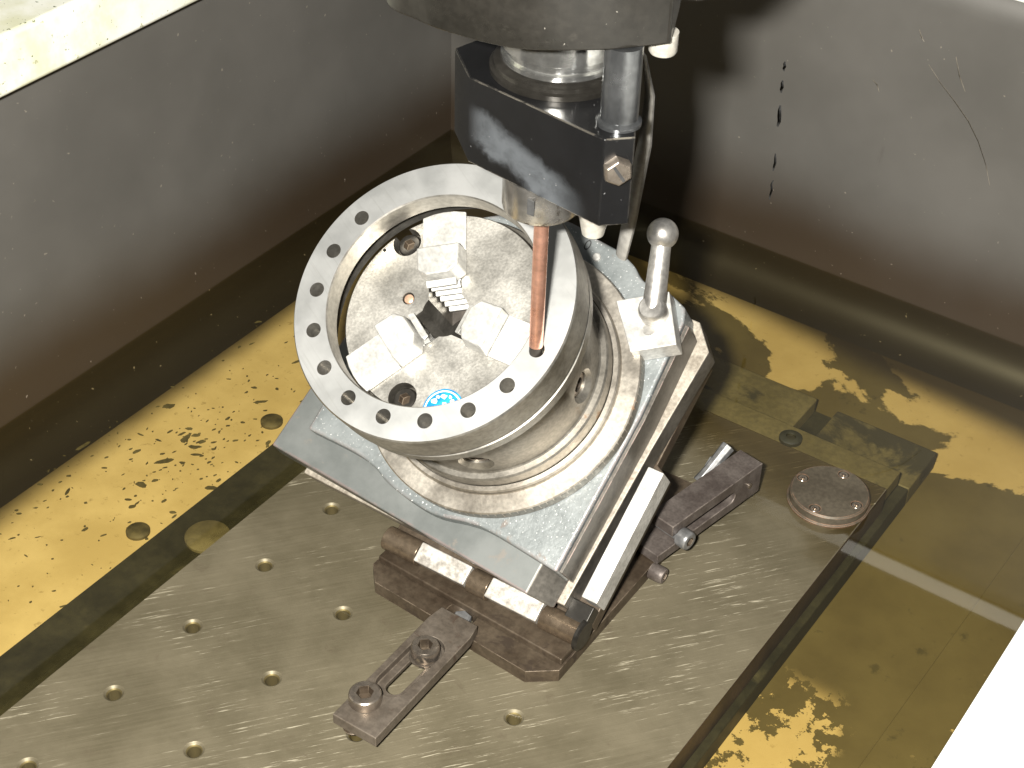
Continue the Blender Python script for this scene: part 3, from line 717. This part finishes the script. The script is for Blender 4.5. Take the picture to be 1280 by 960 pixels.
# ------------------------------------------------------------------ copper electrode
a = rad(-2.8); tip = frame_pt(C2[0] + 53.1*math.cos(a), C2[1] + 53.1*math.sin(a), 128.0) - Vector((.5, 0, 4.2))
rod = thing('electrode_rod', 'straight copper electrode rod reaching down into a hole of the steel ring', 'electrode', tip)
part('rod', lathe([(2.6, 6), (2.8, 6.2), (2.85, 40), (2.9, 79), (0, 79)], seg=32), M['copper'], rod)
part('burnt_tip', lathe([(0, 0), (2.3, 0), (2.65, .6), (2.65, 5.95), (0, 5.95)], seg=32), M['copper_end'], rod)

# ------------------------------------------------------------------ spindle head
OX, OY = 129.8, -18.4
hd = thing('spindle_head', 'dark spindle head with angular black holder block and collet', 'spindle head', (OX, OY, 234))
def hz(z): return z - 234
hp = [(-50, -28.6, 0), (-34, -33.4, 0), (-16, -34.2, 0), (6.8, -29.6, 0), (28, -14, 0), (39, -1.5, 0), (44, 4.7, 1), (29.5, 37, 0), (12, 70, 0), (-30, 82, 0), (-70, 60, 0), (-72, 2, 0)]
hpts = smooth_closed([(x, y) for x, y, k in hp], [k for x, y, k in hp], 7)
part('housing', prism(hpts, hz(315), hz(420)), M['housing'], hd, 2.0, 3)
part('bracket', prism([(30, 28), (40, 34), (40, 110), (-20, 120), (-10, 74), (18, 52)], hz(318), hz(420)), M['housing'], hd, 1)
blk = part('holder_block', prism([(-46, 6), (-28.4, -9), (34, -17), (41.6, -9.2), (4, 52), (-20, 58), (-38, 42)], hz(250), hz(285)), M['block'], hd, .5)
part('collar', lathe([(25.6, hz(285.1)), (25.6, hz(287)), (24.4, hz(287.6)), (24.2, hz(289)), (23.2, hz(289.6)), (0, hz(289.6))], (-6.5, 16.5, 0), seg=72), M['collar'], hd)
part('chrome_ring', lathe([(20.6, hz(289.7)), (21.6, hz(290.6)), (21.6, hz(292.4)), (20.4, hz(293)), (20.4, hz(295.4)), (22, hz(296.4)), (22, hz(314.9)), (0, hz(314.9))], (-6.5, 16.5, 0), seg=72), M['chrome'], hd)
part('guide_post', lathe([(8.0, hz(285.1)), (8.0, hz(286.4)), (6.7, hz(287.4)), (6.6, hz(314.9)), (0, hz(314.9))], (31.6, -4.2, 0), seg=48), M['post'], hd)
cnrm = Vector((7.8, -7.6, 0)); cnrm = Vector((7.8, 7.6, 0)).normalized(); nrm = Vector((7.6, -7.6, 0)).normalized()
hb = Vector((37.6, -13.4, hz(273)))
hexb = part('hex_bolt', lathe([(5.4, -1), (5.4, 2.6), (4.6, 3.6), (0, 3.6)], hb, nrm, 6), M['screw'], hd, .4)
bm = bmesh.new(); u = cnrm
for sgn in (1,):
    P = hb + nrm*3.65; du = (u*.55 + Vector((0, 0, -.83))).normalized(); dv2 = nrm.cross(du)
    vs_ = [bm.verts.new(P + du*a_*3.6 + dv2*b_*.55 + nrm*c_) for a_, b_, c_ in ((-1, -1, -.2), (1, -1, -.2), (1, 1, -.2), (-1, 1, -.2), (-1, -1, .05), (1, -1, .05), (1, 1, .05), (-1, 1, .05))]
    for f in ((0, 1, 2, 3), (4, 5, 6, 7), (0, 1, 5, 4), (1, 2, 6, 5), (2, 3, 7, 6), (3, 0, 4, 7)): bm.faces.new([vs_[i] for i in f])
part('bolt_slot', bm, M['ink'], hexb)
part('collet', lathe([(13.2, hz(234.2)), (14.3, hz(235)), (14.6, hz(236.4)), (14.6, hz(249.9)), (0, hz(249.9))], (-3, 2.4, 0), seg=64), M['collet'], hd)
part('collet_slot', box(.6, 3.6, -12.4, -11.8, hz(240), hz(246.5)), M['ink'], hd, .2)
part('setting_nut', lathe([(4.4, hz(307)), (5, hz(308)), (5, hz(314.9)), (0, hz(314.9))], (37.5, 12, 0), seg=28), M['white_part'], hd)

# flushing strip and nozzle behind the holder block
fh = thing('flush_tube', 'tapering grey flushing tube hanging behind the black holder block', 'tube', (OX, OY+43.4, 190))
part('tube_strip', tube([(18.9, -17, 108.4), (18.6, -10, 101), (18.0, -2, 82), (16.6, 0, 60), (14.6, 0, 44), (12.5, 0, 22), (10.4, 0, 6)], [.9, 1.3, 2.7, 3.8, 4.2, 4.0, 3.4], 14, .6), M['hose'], fh)
nz = link('nozzle', mesh_from_bm(lathe([(4.4, 0), (6.2, 9), (7.0, 16), (7.0, 60), (0, 60)], seg=36), 'nozzle'), M['white_part'], loc=(OX+4.0, OY+30.4, 211))
tag(nz, 'cream flushing nozzle below the black holder block, beside the copper rod', 'nozzle')
